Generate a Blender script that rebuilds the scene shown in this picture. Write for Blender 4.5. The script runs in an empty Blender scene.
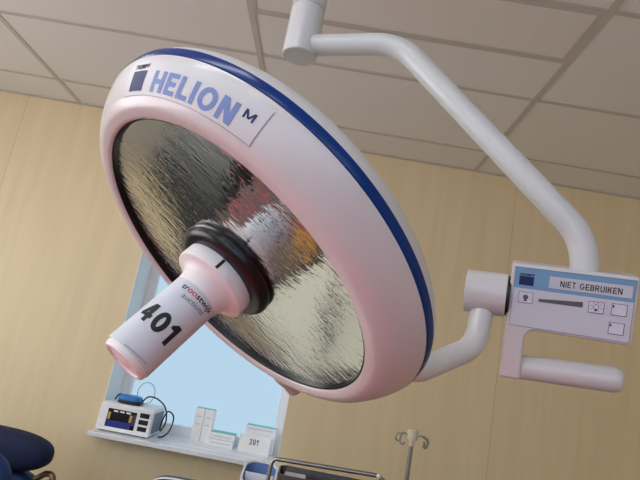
import bpy, bmesh, math, random
from mathutils import Vector, Matrix
from math import sin, cos, pi, radians, hypot
random.seed(4)
C = bpy.context.scene.collection
SC = bpy.context.scene
CAMZ = 1.48

# ------------------------------------------------------------------ helpers
def lin(c):
    return tuple(((v/255)/12.92 if v/255 <= .04045 else ((v/255+.055)/1.055)**2.4) for v in c)

def mat(name, rgb, rough=.5, metal=0., vary=.04, scale=30., bump=0., bscale=200., coat=0., spec=.5):
    """principled material; a little procedural tone variation and bump"""
    m = bpy.data.materials.new(name); m.use_nodes = True
    nt = m.node_tree; b = nt.nodes['Principled BSDF']
    c = lin(rgb)
    tc = nt.nodes.new('ShaderNodeTexCoord')
    nz = nt.nodes.new('ShaderNodeTexNoise'); nz.inputs['Scale'].default_value = scale; nz.inputs['Detail'].default_value = 3
    nt.links.new(tc.outputs['Object'], nz.inputs['Vector'])
    rp = nt.nodes.new('ShaderNodeValToRGB')
    rp.color_ramp.elements[0].position = .3; rp.color_ramp.elements[1].position = .7
    rp.color_ramp.elements[0].color = tuple(min(1, v*(1-vary)) for v in c)+(1,)
    rp.color_ramp.elements[1].color = tuple(min(1, v*(1+vary)) for v in c)+(1,)
    nt.links.new(nz.outputs['Fac'], rp.inputs['Fac']); nt.links.new(rp.outputs['Color'], b.inputs['Base Color'])
    b.inputs['Roughness'].default_value = rough; b.inputs['Metallic'].default_value = metal
    b.inputs['Coat Weight'].default_value = coat; b.inputs['Coat Roughness'].default_value = .08
    b.inputs['Specular IOR Level'].default_value = spec
    if bump:
        n2 = nt.nodes.new('ShaderNodeTexNoise'); n2.inputs['Scale'].default_value = bscale
        nt.links.new(tc.outputs['Object'], n2.inputs['Vector'])
        bp = nt.nodes.new('ShaderNodeBump'); bp.inputs['Strength'].default_value = bump; bp.inputs['Distance'].default_value = .002
        nt.links.new(n2.outputs['Fac'], bp.inputs['Height']); nt.links.new(bp.outputs['Normal'], b.inputs['Normal'])
    return m

def emit(name, rgb, strength, vary=.03, scale=2.):
    m = bpy.data.materials.new(name); m.use_nodes = True
    nt = m.node_tree; nt.nodes.clear()
    out = nt.nodes.new('ShaderNodeOutputMaterial'); e = nt.nodes.new('ShaderNodeEmission')
    tc = nt.nodes.new('ShaderNodeTexCoord'); nz = nt.nodes.new('ShaderNodeTexNoise'); nz.inputs['Scale'].default_value = scale
    rp = nt.nodes.new('ShaderNodeValToRGB'); c = lin(rgb)
    rp.color_ramp.elements[0].color = tuple(v*(1-vary) for v in c)+(1,); rp.color_ramp.elements[1].color = tuple(v*(1+vary) for v in c)+(1,)
    nt.links.new(tc.outputs['Object'], nz.inputs['Vector']); nt.links.new(nz.outputs['Fac'], rp.inputs['Fac'])
    nt.links.new(rp.outputs['Color'], e.inputs['Color']); e.inputs['Strength'].default_value = strength
    nt.links.new(e.outputs['Emission'], out.inputs['Surface'])
    return m

class MB:
    """collects shapes, builds ONE mesh object"""
    def __init__(s): s.v = []; s.f = []
    def add(s, vs, fs):
        o = len(s.v); s.v += [Vector(p) for p in vs]; s.f += [[i+o for i in f] for f in fs]; return s
    def box(s, lo, hi, fr=None):
        x0, y0, z0 = lo; x1, y1, z1 = hi
        vs = [Vector(p) for p in ((x0,y0,z0),(x1,y0,z0),(x1,y1,z0),(x0,y1,z0),(x0,y0,z1),(x1,y0,z1),(x1,y1,z1),(x0,y1,z1))]
        if fr: vs = [fr(*p) for p in vs]
        return s.add(vs, [(0,3,2,1),(4,5,6,7),(0,1,5,4),(1,2,6,5),(2,3,7,6),(3,0,4,7)])
    def tube(s, pts, r, seg=20, cap=True, radii=None):
        pts = [Vector(p) for p in pts]; n = len(pts); rings = []
        t0 = (pts[1]-pts[0]).normalized(); a = t0.orthogonal().normalized()
        for i, p in enumerate(pts):
            t = (pts[min(i+1, n-1)]-pts[max(i-1, 0)]).normalized()
            a = (a-t*a.dot(t)).normalized(); b = t.cross(a)
            rr = radii[i] if radii else r
            rings.append([p+(a*cos(2*pi*k/seg)+b*sin(2*pi*k/seg))*rr for k in range(seg)])
        vs = [q for R in rings for q in R]
        fs = [(i*seg+k, i*seg+(k+1) % seg, (i+1)*seg+(k+1) % seg, (i+1)*seg+k) for i in range(n-1) for k in range(seg)]
        if cap: fs += [tuple(range(seg-1, -1, -1)), tuple((n-1)*seg+k for k in range(seg))]
        return s.add(vs, fs)
    def lathe(s, prof, fr, seg=96):
        """prof: (radius, along); fr(r, t, phi) -> point"""
        vs, fs, idx = [], [], []
        for r, t in prof:
            if r < 1e-6: idx.append([len(vs)]); vs.append(fr(0, t, 0))
            else: idx.append(list(range(len(vs), len(vs)+seg))); vs += [fr(r, t, 2*pi*k/seg) for k in range(seg)]
        for A, B in zip(idx, idx[1:]):
            for k in range(seg):
                q = [A[k % len(A)], A[(k+1) % len(A)], B[(k+1) % len(B)], B[k % len(B)]]
                q = [x for i, x in enumerate(q) if x not in q[:i]]
                if len(q) > 2: fs.append(tuple(q))
        return s.add(vs, fs)
    def sell(s, c, rad, e1=.5, e2=.5, nu=40, nv=24, rot=None):
        """superellipsoid cushion"""
        sg = lambda v, e: math.copysign(abs(v)**e, v)
        vs, fs = [], []
        for j in range(nv+1):
            la = -pi/2+pi*j/nv
            for i in range(nu):
                lo = 2*pi*i/nu
                p = Vector((rad[0]*sg(cos(la), e1)*sg(cos(lo), e2), rad[1]*sg(cos(la), e1)*sg(sin(lo), e2), rad[2]*sg(sin(la), e1)))
                if rot: p = rot @ p
                vs.append(Vector(c)+p)
        for j in range(nv):
            for i in range(nu): fs.append((j*nu+i, j*nu+(i+1) % nu, (j+1)*nu+(i+1) % nu, (j+1)*nu+i))
        return s.add(vs, fs)
    def prism(s, poly, w0, w1, fr):
        n = len(poly); vs = [fr(u, v, w0) for u, v in poly]+[fr(u, v, w1) for u, v in poly]
        return s.add(vs, [tuple(range(n)), tuple(range(2*n-1, n-1, -1))]+[(k, k+n, (k+1) % n+n, (k+1) % n) for k in range(n)])
    def build(s, name, m, parent=None, base=(0,0,0), bevel=0., smooth=True, bseg=3, ang=35):
        base = Vector(base)
        me = bpy.data.meshes.new(name); me.from_pydata([v-base for v in s.v], [], s.f)
        bm = bmesh.new(); bm.from_mesh(me)
        bmesh.ops.remove_doubles(bm, verts=bm.verts, dist=1e-6)
        bmesh.ops.recalc_face_normals(bm, faces=bm.faces); bm.to_mesh(me); bm.free()
        o = bpy.data.objects.new(name, me); C.objects.link(o); me.materials.append(m)
        if parent: o.parent = parent
        else: o.location = base
        if smooth:
            for p in me.polygons: p.use_smooth = True
            try: me.set_sharp_from_angle(angle=radians(ang))
            except Exception: pass
        if bevel:
            b = o.modifiers.new('bevel', 'BEVEL'); b.width = bevel; b.segments = bseg; b.limit_method = 'ANGLE'; b.angle_limit = radians(40)
            b.harden_normals = True
        return o

def tag(o, label, cat, group=None, kind=None):
    o['label'] = label; o['category'] = cat
    if group: o['group'] = group
    if kind: o['kind'] = kind
    return o
def thing(name, loc, label, cat, group=None):
    o = bpy.data.objects.new(name, None); C.objects.link(o); o.location = loc; o.empty_display_size = .05
    return tag(o, label, cat, group)
def struct(o): o['kind'] = 'structure'; return o

def fillet(pts, r, n=10):
    pts = [Vector(p) for p in pts]; out = [pts[0]]
    for i in range(1, len(pts)-1):
        p = pts[i]; a = (pts[i-1]-p); b = (pts[i+1]-p); rr = r[i-1] if isinstance(r, (list, tuple)) else r
        an = a.normalized(); bn = b.normalized(); half = an.angle(bn)/2
        d = min(rr/math.tan(half), a.length*.49 if i > 1 else a.length*.95, b.length*.95 if i == len(pts)-2 else b.length*.49); R = d*math.tan(half)
        cen = p+(an+bn).normalized()*(R/sin(half)); s0 = p+an*d-cen; s1 = p+bn*d-cen; th = s0.angle(s1)
        for k in range(n+1):
            t = k/n; out.append(cen+(s0*sin((1-t)*th)+s1*sin(t*th))/sin(th))
    out.append(pts[-1]); return out

def glyph(ch, t):
    """stroke letter in a box of height 1: width, strokes (polylines of width t), filled quads"""
    h = t/2
    def arc(cx, cy, rx, ry, a0, a1, n=12): return [(cx+rx*cos(radians(a0+(a1-a0)*k/n)), cy+ry*sin(radians(a0+(a1-a0)*k/n))) for k in range(n+1)]
    def slant(x0, y0, x1, y1, q): return [(x0, y0), (x0+q, y0), (x1+q, y1), (x1, y1)]
    if ch == ' ': return .32, [], []
    if ch == 'I': return t, [[(h,0),(h,1)]], []
    if ch == 'H': w = .68; return w, [[(h,0),(h,1)], [(w-h,0),(w-h,1)], [(h,.5),(w-h,.5)]], []
    if ch == 'E': w = .56; return w, [[(h,0),(h,1)], [(h,1-h),(w,1-h)], [(h,.5),(w-.05,.5)], [(h,h),(w,h)]], []
    if ch == 'F': w = .54; return w, [[(h,0),(h,1)], [(h,1-h),(w,1-h)], [(h,.5),(w-.05,.5)]], []
    if ch == 'L': w = .54; return w, [[(h,0),(h,1)], [(h,h),(w,h)]], []
    if ch == 'T': w = .60; return w, [[(0,1-h),(w,1-h)], [(w/2,0),(w/2,1)]], []
    if ch == 'N': w = .70; q = t*1.2; return w, [[(h,0),(h,1)], [(w-h,0),(w-h,1)]], [slant(0,1,w-q,0,q)]
    if ch == 'M': w = .84; q = t*1.1; return w, [[(h,0),(h,1)], [(w-h,0),(w-h,1)]], [slant(0,1,w/2-q/2,.12,q), slant(w-q,1,w/2-q/2,.12,q)]
    if ch in 'O0':
        w = .80 if ch == 'O' else .60; return w, [arc(w/2, .5, w/2-h, .5-h, 0, 360, 36)], []
    if ch == 'U': w = .66; r = w/2-h; return w, [[(h,1)]+[(h,h+r)]+arc(w/2, h+r, r, r, 180, 360)[1:]+[(w-h,1)]], []
    if ch == 'P': w = .60; r = .26; return w, [[(h,0),(h,1)], [(h,1-h),(w-r,1-h)]+arc(w-r-h*.2, 1-h-r+h*.5, r-h*.8, r-h*.5, 90, -90)+[(h,1-2*r+h*0)]], []
    if ch == 'R':
        w, st, q = glyph('P', t); return w+.04, st, [slant(w*.45, .5, w+.04-t*1.15, 0, t*1.15)]
    if ch == 'B': w = .62; return w, [[(h,0),(h,1)], [(h,1-h),(w-.26,1-h)]+arc(w-.27, .75-h*.5, .22-h*.4, .25-h*.5, 90, -90)+[(h,.5)], [(h,.5),(w-.24,.5)]+arc(w-.25, .25+h*.5, .25-h, .25-h*.5, 90, -90)+[(h,h)]], []
    if ch == 'G': w = .76; return w, [arc(w/2, .5, w/2-h, .5-h, 45, 330, 28)+[(w-h,.44)], [(w*.52,.46),(w,.46)]], []
    if ch == 'K': w = .66; q = t*1.25; return w, [[(h,0),(h,1)]], [slant(w-q,1,t*.7,.42,q), slant(w*.30,.58,w-q,0,q)]
    if ch == '1': w = .40; return w, [[(w-h,0),(w-h,1)]], [[(0,.86),(w-t,1),(w-t*.5,1),(w-t*.5,.62)][0:0] or [(0,.80),(w-t,1),(w-h,1),(w-h,.72)], [(0,.80),(w-h,.72),(w-h,.66),(0,.66)]]
    if ch == '4': w = .64; return w, [[(w*.70,0),(w*.70,1)], [(0,.24+h),(w,.24+h)]], [slant(w*.70-h-.02,1,0,.24+t*.6,t*1.15)]
    if ch == '3': w = .58; return w, [arc(w/2-.02, .745, w/2-h, .255-h, 155, -90, 18)+arc(w/2-.02, .265, w/2-h+.02, .265-h, 90, -155, 18)], []
    if ch == '9': w = .60; return w, [arc(w/2, .66, w/2-h, .34-h, 0, 360, 28), [(w-h,.66)]+arc(w/2, .40, w/2-h, .40-h, 0, -150, 18)], []
    raise KeyError(ch)
def stroke(pts, t):
    """ribbon of width t with mitred corners"""
    P = [Vector((x, y)) for x, y in pts]; n = len(P); closed = (P[0]-P[-1]).length < 1e-6; vs = []
    for i, p in enumerate(P):
        a = P[i-1] if i else (P[-2] if closed else None); b = P[i+1] if i < n-1 else (P[1] if closed else None)
        d0 = (p-a).normalized() if a else None; d1 = (b-p).normalized() if b else None
        if d0 is None: d0 = d1
        if d1 is None: d1 = d0
        n0 = Vector((-d0.y, d0.x)); n1 = Vector((-d1.y, d1.x)); m = n0+n1
        if m.length < 1e-3: m = n0
        m.normalize(); k = min(1/max(m.dot(n0), .3), 1.6)
        vs += [p+m*(t/2*k), p-m*(t/2*k)]
    return vs, [(2*i, 2*i+1, 2*i+3, 2*i+2) for i in range(n-1)]
def text_flat(body, bold=None, slices=0, spacing=1., stem=.0, rows=0):
    """flat lettering in its own 0..1 box; bisected so that it can be bent. stem > 0: stroke letters, else the default typeface"""
    bm = bmesh.new()
    if stem:
        x = 0
        for ch in body:
            w, st, qs = glyph(ch, stem)
            for pc, (vs, fs) in enumerate([stroke(q, stem) for q in st]+[(q, [tuple(range(len(q)))]) for q in qs]):
                bv = [bm.verts.new((x+p[0], p[1], pc*.001)) for p in vs]
                for f in fs: bm.faces.new([bv[i] for i in f])
            x += w+.16*spacing
    else:
        cu = bpy.data.curves.new('lettering', 'FONT'); cu.body = body; cu.size = 1; cu.offset = bold or 0; cu.resolution_u = 3; cu.space_character = spacing
        o = bpy.data.objects.new('lettering', cu); C.objects.link(o)
        dg = bpy.context.evaluated_depsgraph_get(); me = bpy.data.meshes.new_from_object(o.evaluated_get(dg))
        bpy.data.objects.remove(o); bpy.data.curves.remove(cu); bm.from_mesh(me); bpy.data.meshes.remove(me)
    bmesh.ops.triangulate(bm, faces=bm.faces[:])
    xs = [v.co.x for v in bm.verts]; ys = [v.co.y for v in bm.verts]; x0, x1, y0, y1 = min(xs), max(xs), min(ys), max(ys)
    for k in range(1, slices):
        bmesh.ops.bisect_plane(bm, geom=bm.verts[:]+bm.edges[:]+bm.faces[:], plane_co=(x0+(x1-x0)*k/slices, 0, 0), plane_no=(1,0,0))
    for k in range(1, rows):
        bmesh.ops.bisect_plane(bm, geom=bm.verts[:]+bm.edges[:]+bm.faces[:], plane_co=(0, y0+(y1-y0)*k/rows, 0), plane_no=(0,1,0))
    bm.verts.index_update()
    vs = [((v.co.x-x0)/(x1-x0), (v.co.y-y0)/(y1-y0), v.co.z) for v in bm.verts]
    for f in bm.faces:
        if f.normal.z < 0: f.normal_flip()
    fs = [[v.index for v in f.verts] for f in bm.faces]; bm.free()
    return vs, fs
def lettering(mb, body, fr, **k):
    """fr(a, b): unit box -> point"""
    vs, fs = text_flat(body, **k); out = []
    for a, b, z in vs:      # overlapping strokes of a letter lie a hair apart
        p = fr(a, b); nn = (fr(a+.01, b)-p).cross(fr(a, b+.01)-p).normalized(); out.append(p+nn*(z*.03))
    mb.add(out, fs); return mb
def patch(mb, fr, nu=24, nv=6):
    vs = [fr(i/nu, j/nv) for j in range(nv+1) for i in range(nu+1)]
    return mb.add(vs, [(j*(nu+1)+i, j*(nu+1)+i+1, (j+1)*(nu+1)+i+1, (j+1)*(nu+1)+i) for j in range(nv) for i in range(nu)])

# ------------------------------------------------------------------ materials
M = {}
M['enamel'] = mat('white_enamel', (216,215,214), .32, vary=.01, bump=.06, bscale=600, coat=.25)
M['arm'] = mat('arm_enamel', (212,215,214), .34, vary=.012, bump=.08, bscale=700, coat=.2)
M['blue'] = mat('blue_gloss', (0,52,122), .2, vary=.02, coat=.0, spec=.3)
M['black_rubber'] = mat('black_rubber', (9,9,11), .3)
M['black'] = mat('black_plastic', (18,18,20), .4)
M['ink'] = mat('black_ink', (16,18,22), .6, vary=0)
M['grey_ink'] = mat('grey_ink', (96,98,108), .6, vary=0)
M['red_ink'] = mat('red_ink', (214,60,50), .6, vary=0)
M['navy_ink'] = mat('navy_ink', (14,36,98), .5, vary=0)
M['helion'] = mat('light_blue_ink', (122,146,198), .5, vary=0)
M['paper'] = mat('white_paper', (208,212,220), .7, vary=.01)
M['sticker'] = mat('sticker_film', (216,218,218), .4, vary=.005)
M['handle'] = mat('handle_plastic', (236,232,230), .4, vary=.01)
M['decal'] = mat('pale_grey_film', (212,217,226), .45, vary=.01)
M['band'] = mat('steel_blue_film', (124,170,206), .45, vary=.01)
M['key'] = mat('key_white', (224,226,240), .5, vary=.01)
M['wedge'] = mat('wedge_grey', (96,96,102), .6, vary=.15, scale=900)
M['white_plastic'] = mat('white_plastic', (244,246,248), .35)
M['cream'] = mat('cream_plastic', (226,220,194), .4)
M['card'] = mat('white_carton', (246,248,248), .6)
M['teal'] = mat('teal_halo', (120,205,190), .5)  # teal tint standing for the halo on backlit carton edges
M['steel'] = mat('brushed_steel', (170,168,166), .28, 1., vary=.06)
M['darksteel'] = mat('dull_steel', (120,116,110), .35, 1., vary=.08)
M['navy'] = mat('navy_fabric', (7,22,62), .8, vary=.15, scale=120, bump=.15, bscale=500)
M['blue_vinyl'] = mat('blue_vinyl', (14,46,104), .55, vary=.06)
M['bronze'] = mat('bronze_metal', (130,112,84), .35, .8)
M['sill'] = mat('sill_white', (244,247,250), .12, vary=.01, coat=.3)
M['frame'] = mat('window_frame_white', (244,246,247), .4, vary=.01)
M['blue_box'] = mat('bright_blue_plastic', (40,130,205), .35)
M['basin_blue'] = mat('basin_blue', (96,130,190), .4)
M['screen'] = mat('screen_black', (16,18,30), .2)
M['screen_blue'] = mat('screen_blue', (36,56,140), .3)
M['gold'] = mat('gold_print', (190,160,70), .4)
M['violet'] = mat('violet_print', (70,50,100), .4)
M['grey_side'] = mat('device_side_grey', (120,135,155), .5)
M['rose'] = mat('rose_bounce', (244,96,106), .85, vary=.05, bump=.2, bscale=60)  # strong pink so the added table tints the lamp's underside
M['linen'] = mat('cream_linen', (247,247,232), .85, vary=.03, bump=.2, bscale=60)
M['grey_vinyl'] = mat('charcoal_vinyl', (62,63,64), .5)
M['floor'] = mat('grey_linoleum', (140,134,130), .5, vary=.06, scale=60)
M['tile'] = mat('mineral_tile', (238,235,230), .9, vary=.015, scale=180, bump=.15, bscale=400)
M['tbar'] = mat('ceiling_runner', (204,198,189), .6, vary=.01)
M['diffuser'] = mat('lamp_diffuser', (236,230,224), .4, vary=.01)
M['plain_wall'] = mat('cream_paint', (228,222,212), .8, vary=.01)

def wood():
    m = bpy.data.materials.new('beech_wall_panel'); m.use_nodes = True; nt = m.node_tree; b = nt.nodes['Principled BSDF']
    tc = nt.nodes.new('ShaderNodeTexCoord'); mp = nt.nodes.new('ShaderNodeMapping')
    mp.inputs['Scale'].default_value = (9, 9, .7); nt.links.new(tc.outputs['Object'], mp.inputs['Vector'])
    nz = nt.nodes.new('ShaderNodeTexNoise'); nz.inputs['Scale'].default_value = 2.2; nz.inputs['Detail'].default_value = 5; nz.inputs['Distortion'].default_value = .5
    nt.links.new(mp.outputs['Vector'], nz.inputs['Vector'])
    rp = nt.nodes.new('ShaderNodeValToRGB'); rp.color_ramp.elements[0].position = .3; rp.color_ramp.elements[1].position = .72
    rp.color_ramp.elements[0].color = lin((228,209,166))+(1,); rp.color_ramp.elements[1].color = lin((235,216,174))+(1,)
    nt.links.new(nz.outputs['Fac'], rp.inputs['Fac'])
    # board joints at x = -2.0, 0.98 (2.98 m boards)
    sx = nt.nodes.new('ShaderNodeSeparateXYZ'); nt.links.new(tc.outputs['Object'], sx.inputs['Vector'])
    def mth(op, a, v=None):
        n = nt.nodes.new('ShaderNodeMath'); n.operation = op; nt.links.new(a, n.inputs[0])
        if v is not None: n.inputs[1].default_value = v
        return n.outputs[0]
    k = mth('ABSOLUTE', mth('SUBTRACT', mth('FRACT', mth('DIVIDE', mth('ADD', sx.outputs['X'], 2.0+2.98*1.5), 2.98)), .5))
    k = mth('LESS_THAN', k, .0006)
    mx = nt.nodes.new('ShaderNodeMix'); mx.data_type = 'RGBA'; nt.links.new(k, mx.inputs['Factor'])
    nt.links.new(rp.outputs['Color'], mx.inputs['A']); mx.inputs['B'].default_value = lin((208,186,142))+(1,)
    nt.links.new(mx.outputs['Result'], b.inputs['Base Color']); b.inputs['Roughness'].default_value = .5
    return m
M['wood'] = wood()

# ------------------------------------------------------------------ room
X0, X1, Y0, Y1, H = -3.2, 2.6, -2.6, 3.0, 2.70
HX0, HX1, HZ0, HZ1 = -1.09, -.112, .895, 2.02       # the window opening in the far wall
RY = 3.245                                            # plane of its pane
struct(MB().box((X0-.1, Y0-.1, -.1), (X1+.1, Y1+.4, 0)).build('floor', M['floor'], smooth=False))
struct(MB().box((X0-.1, Y0-.1, H), (X1+.1, Y1+.4, H+.1)).build('ceiling', M['tile'], smooth=False))
w = MB()
for lo, hi in (((X0, Y1, 0), (HX0, Y1+.3, H)), ((HX1, Y1, 0), (X1, Y1+.3, H)), ((HX0, Y1, 0), (HX1, Y1+.3, HZ0)), ((HX0, Y1, HZ1), (HX1, Y1+.3, H))):
    w.box(lo, hi)
struct(w.build('wall_back', M['wood'], smooth=False))
def wall_with_hole(name, axis, at, thick, a0, a1, h0, h1, z0, z1, m):
    w = MB()
    for p, q, s, t in ((a0, h0, 0, H), (h1, a1, 0, H), (h0, h1, 0, z0), (h0, h1, z1, H)):
        if axis == 'x': w.box((min(at, at+thick), p, s), (max(at, at+thick), q, t))
        else: w.box((p, min(at, at+thick), s), (q, max(at, at+thick), t))
    return struct(w.build(name, m, smooth=False))
wall_with_hole('wall_left', 'x', X0, -.1, Y0, Y1, -0.7, 1.9, 0.90, 2.15, M['plain_wall'])
wall_with_hole('wall_front', 'y', Y0, -.1, X0, X1, -2.6, 1.6, 1.35, 2.55, M['plain_wall'])
struct(MB().box((X1, Y0, 0), (X1+.1, Y1, H)).build('wall_right', M['wood'], smooth=False))
b = MB().box((X0, Y1-.012, 0), (X1, Y1, .07)); struct(b.build('baseboard_back', M['frame'], bevel=.003))
# angle trim where the tiles meet the wall, and the ceiling runners
struct(MB().box((X0, Y1-.022, H-.006), (X1, Y1, H-.0005)).build('trim_1', M['tbar'], smooth=False))
g = MB(); RX = .7235; BW = .012
xs = [RX+1.2*k for k in range(-4, 3)]
for x in xs:
    if X0+.02 < x < X1-.02: g.box((x-BW, Y0, H-.004), (x+BW, Y1-.022, H-.0002))
YF = 1.5015
for i in range(-4, 3):
    a, c = max(X0, RX+1.2*(i-1)+BW), min(X1, RX+1.2*i-BW)
    if c <= a: continue
    ys = [YF+.6*k for k in range(-7, 3)]
    if i == 0: ys.append(YF+.3)
    for y in ys:
        if Y0 < y < Y1-.03: g.box((a, y-BW*.9, H-.0036), (c, y+BW*.9, H-.0002))
struct(g.build('trim_2', M['tbar'], smooth=False))

# far window: recessed, frosted and daylit
wn = bpy.data.objects.new('window_1', None); C.objects.link(wn); wn.location = (0,0,0); struct(wn)
f = MB(); fx0, fx1, fz0, fz1 = HX0, HX1, HZ0, HZ1
f.box((fx0, RY-.03, fz0), (fx0+.06, RY+.05, fz1)); f.box((fx1-.06, RY-.03, fz0), (fx1, RY+.05, fz1))
f.box((fx0+.06, RY-.03, fz0), (fx1-.06, RY+.05, fz0+.065)); f.box((fx0+.06, RY-.03, fz1-.06), (fx1-.06, RY+.05, fz1))
f.build('window_frame', M['frame'], wn, bevel=.004)
f = MB()   # plastered reveal of the opening
f.box((HX0, Y1-.001, HZ0), (HX0+.004, RY-.03, HZ1)); f.box((HX1-.004, Y1-.001, HZ0), (HX1, RY-.03, HZ1)); f.box((HX0+.004, Y1-.001, HZ1-.004), (HX1-.004, RY-.03, HZ1))
f.build('window_reveal', M['frame'], wn, smooth=False)
M['pane'] = emit('frosted_daylit_pane', (180,209,230), .84)
MB().box((fx0+.06, RY, fz0+.065), (fx1-.06, RY+.01, fz1-.06)).build('pane', M['pane'], wn, smooth=False)
SZ = .906
MB().box((-1.098, 2.895, SZ-.024), (-.06, 3.0, SZ)).box((HX0+.004, 3.0, SZ-.022), (HX1-.004, RY-.03, SZ)).build('window_sill', M['sill'], wn, bevel=.004)

# daylight windows behind and to the left of the camera (frosted panes, lit by the sky)
def lit_window(name, axis, at, h0, h1, z0, z1, m):
    o = bpy.data.objects.new(name, None); C.objects.link(o); struct(o)
    def bx(mb, p, q, s, t, d0, d1):
        sgn = -1
        lo, hi = sorted((at+sgn*d0, at+sgn*d1))
        return mb.box((lo, p, s), (hi, q, t)) if axis == 'x' else mb.box((p, lo, s), (q, hi, t))
    fr = MB(); t = .06
    bx(fr, h0, h0+t, z0, z1, .02, .09); bx(fr, h1-t, h1, z0, z1, .02, .09); bx(fr, h0+t, h1-t, z0, z0+t, .02, .09); bx(fr, h0+t, h1-t, z1-t, z1, .02, .09)
    mid = (h0+h1)/2; bx(fr, mid-.03, mid+.03, z0+t, z1-t, .02, .09)
    fr.build('window_frame', M['frame'], o, bevel=.004)
    for p, q in ((h0+t, mid-.03), (mid+.03, h1-t)):
        bx(MB(), p, q, z0+t, z1-t, .05, .06).build('pane', m, o, smooth=False)
M['day_left'] = emit('daylit_pane_left', (250,248,250), 4.3)
M['day_front'] = emit('daylit_pane_front', (200,220,255), 2.0)
lit_window('window_2', 'x', X0, -0.7, 1.9, 0.90, 2.15, M['day_left'])
lit_window('window_3', 'y', Y0, -2.6, 1.6, 1.35, 2.55, M['day_front'])

# recessed ceiling luminaires: the one in view is off, the ones over and behind the camera are on
def luminaire(cx, cy, m, label):
    B = Vector((cx, cy, H)); cl = thing('ceiling_light', B, label, 'ceiling light', 'recessed ceiling lights')
    x0, x1, y0, y1 = cx-.587, cx+.587, cy-.139, cy+.139
    fr = MB(); t = .014
    fr.box((x0, y0, H-.006), (x0+t, y1, H)); fr.box((x1-t, y0, H-.006), (x1, y1, H)); fr.box((x0+t, y0, H-.006), (x1-t, y0+t, H)); fr.box((x0+t, y1-t, H-.006), (x1-t, y1, H))
    fr.build('frame', M['tbar'], cl, B, bevel=.001)
    MB().box((x0+t, y0+t, H-.004), (x1-t, y1-t, H)).build('diffuser', m, cl, B, smooth=False)
luminaire(RX-.6, YF+.15, M['diffuser'], 'long recessed ceiling light panel, switched off, among the grey ceiling tiles')
M['lit'] = emit('lit_diffuser', (248,250,252), 9.5)
luminaire(RX-1.8, YF-1.65, M['lit'], 'lit recessed ceiling light panel to the left above the camera')
luminaire(RX-1.8, YF-2.85, M['lit'], 'lit recessed ceiling light panel behind the camera')
luminaire(RX-3.0, YF-.45, M['lit'], 'lit recessed ceiling light panel nearest the left wall')

# ------------------------------------------------------------------ surgical lamp
LC = Vector((-.12627, .64158, CAMZ+.0819)); LN = Vector((-.48026, -.38499, -.78812)).normalized()
LA = Vector((-.81017, -.14960, .56678)).normalized(); LB = LN.cross(LA).normalized()
if LB.dot(Vector((.33613, -.91070, .24009))) < 0: LB = -LB
def L(r, t, ph): return LC+LN*t+(LA*cos(ph)+LB*sin(ph))*r
POST = Vector((-.131, .90, 0))
base = Vector((POST.x, POST.y, H))
lamp = thing('surgical_lamp', base, 'large round white operating lamp with blue rim stripe, hanging from a bent ceiling arm', 'surgical lamp')
SIDE = [(.205,.002),(.214,.002),(.222,-.001),(.229,-.006),(.236,-.014),(.244,-.025),(.2505,-.037)]
def dense(pr, n=5):
    """smooth the profile with a Catmull-Rom spline"""
    out = []
    for i in range(len(pr)-1):
        p0, p1, p2, p3 = pr[max(i-1, 0)], pr[i], pr[i+1], pr[min(i+2, len(pr)-1)]
        for k in range(n):
            t = k/n
            out.append(tuple(.5*(2*p1[c]+(p2[c]-p0[c])*t+(2*p0[c]-5*p1[c]+4*p2[c]-p3[c])*t*t+(3*p1[c]-p0[c]-3*p2[c]+p3[c])*t**3) for c in (0, 1)))
    return out+[pr[-1]]
head = [(.2005,-.010),(.2005,-.002),(.2020,.001)]+dense(SIDE)+[(.2508,-.0385),(.2480,-.0392)]
head += [(.2480,-.0500),(.2515,-.0508)]+dense([(.2516,-.0525),(.2503,-.0585),(.2465,-.0655),(.2390,-.0740),(.2240,-.0840),(.1900,-.0985),(.1200,-.114),(.0600,-.119)],4)+[(0,-.120)]
hs = MB().lathe(head, L, 160).build('lamp_housing', M['enamel'], lamp, base, ang=50)
stripe = [(.2485,-.0392)]+[(.2510,-.0393),(.2518,-.0402),(.2529,-.0495),(.2521,-.0504)]+[(.2485,-.0504)]
MB().lathe(stripe, L, 160).build('rim_stripe', M['blue'], lamp, base)['label'] = 'glossy dark blue rim stripe'
MB().lathe([(.2003,-.0005),(.1992,-.001),(.1986,-.0030),(.1984,-.0060),(.2003,-.0080)], L, 160).build('gasket', M['black_rubber'], lamp, base)['label'] = 'black rubber seal around the reflector'

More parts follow.
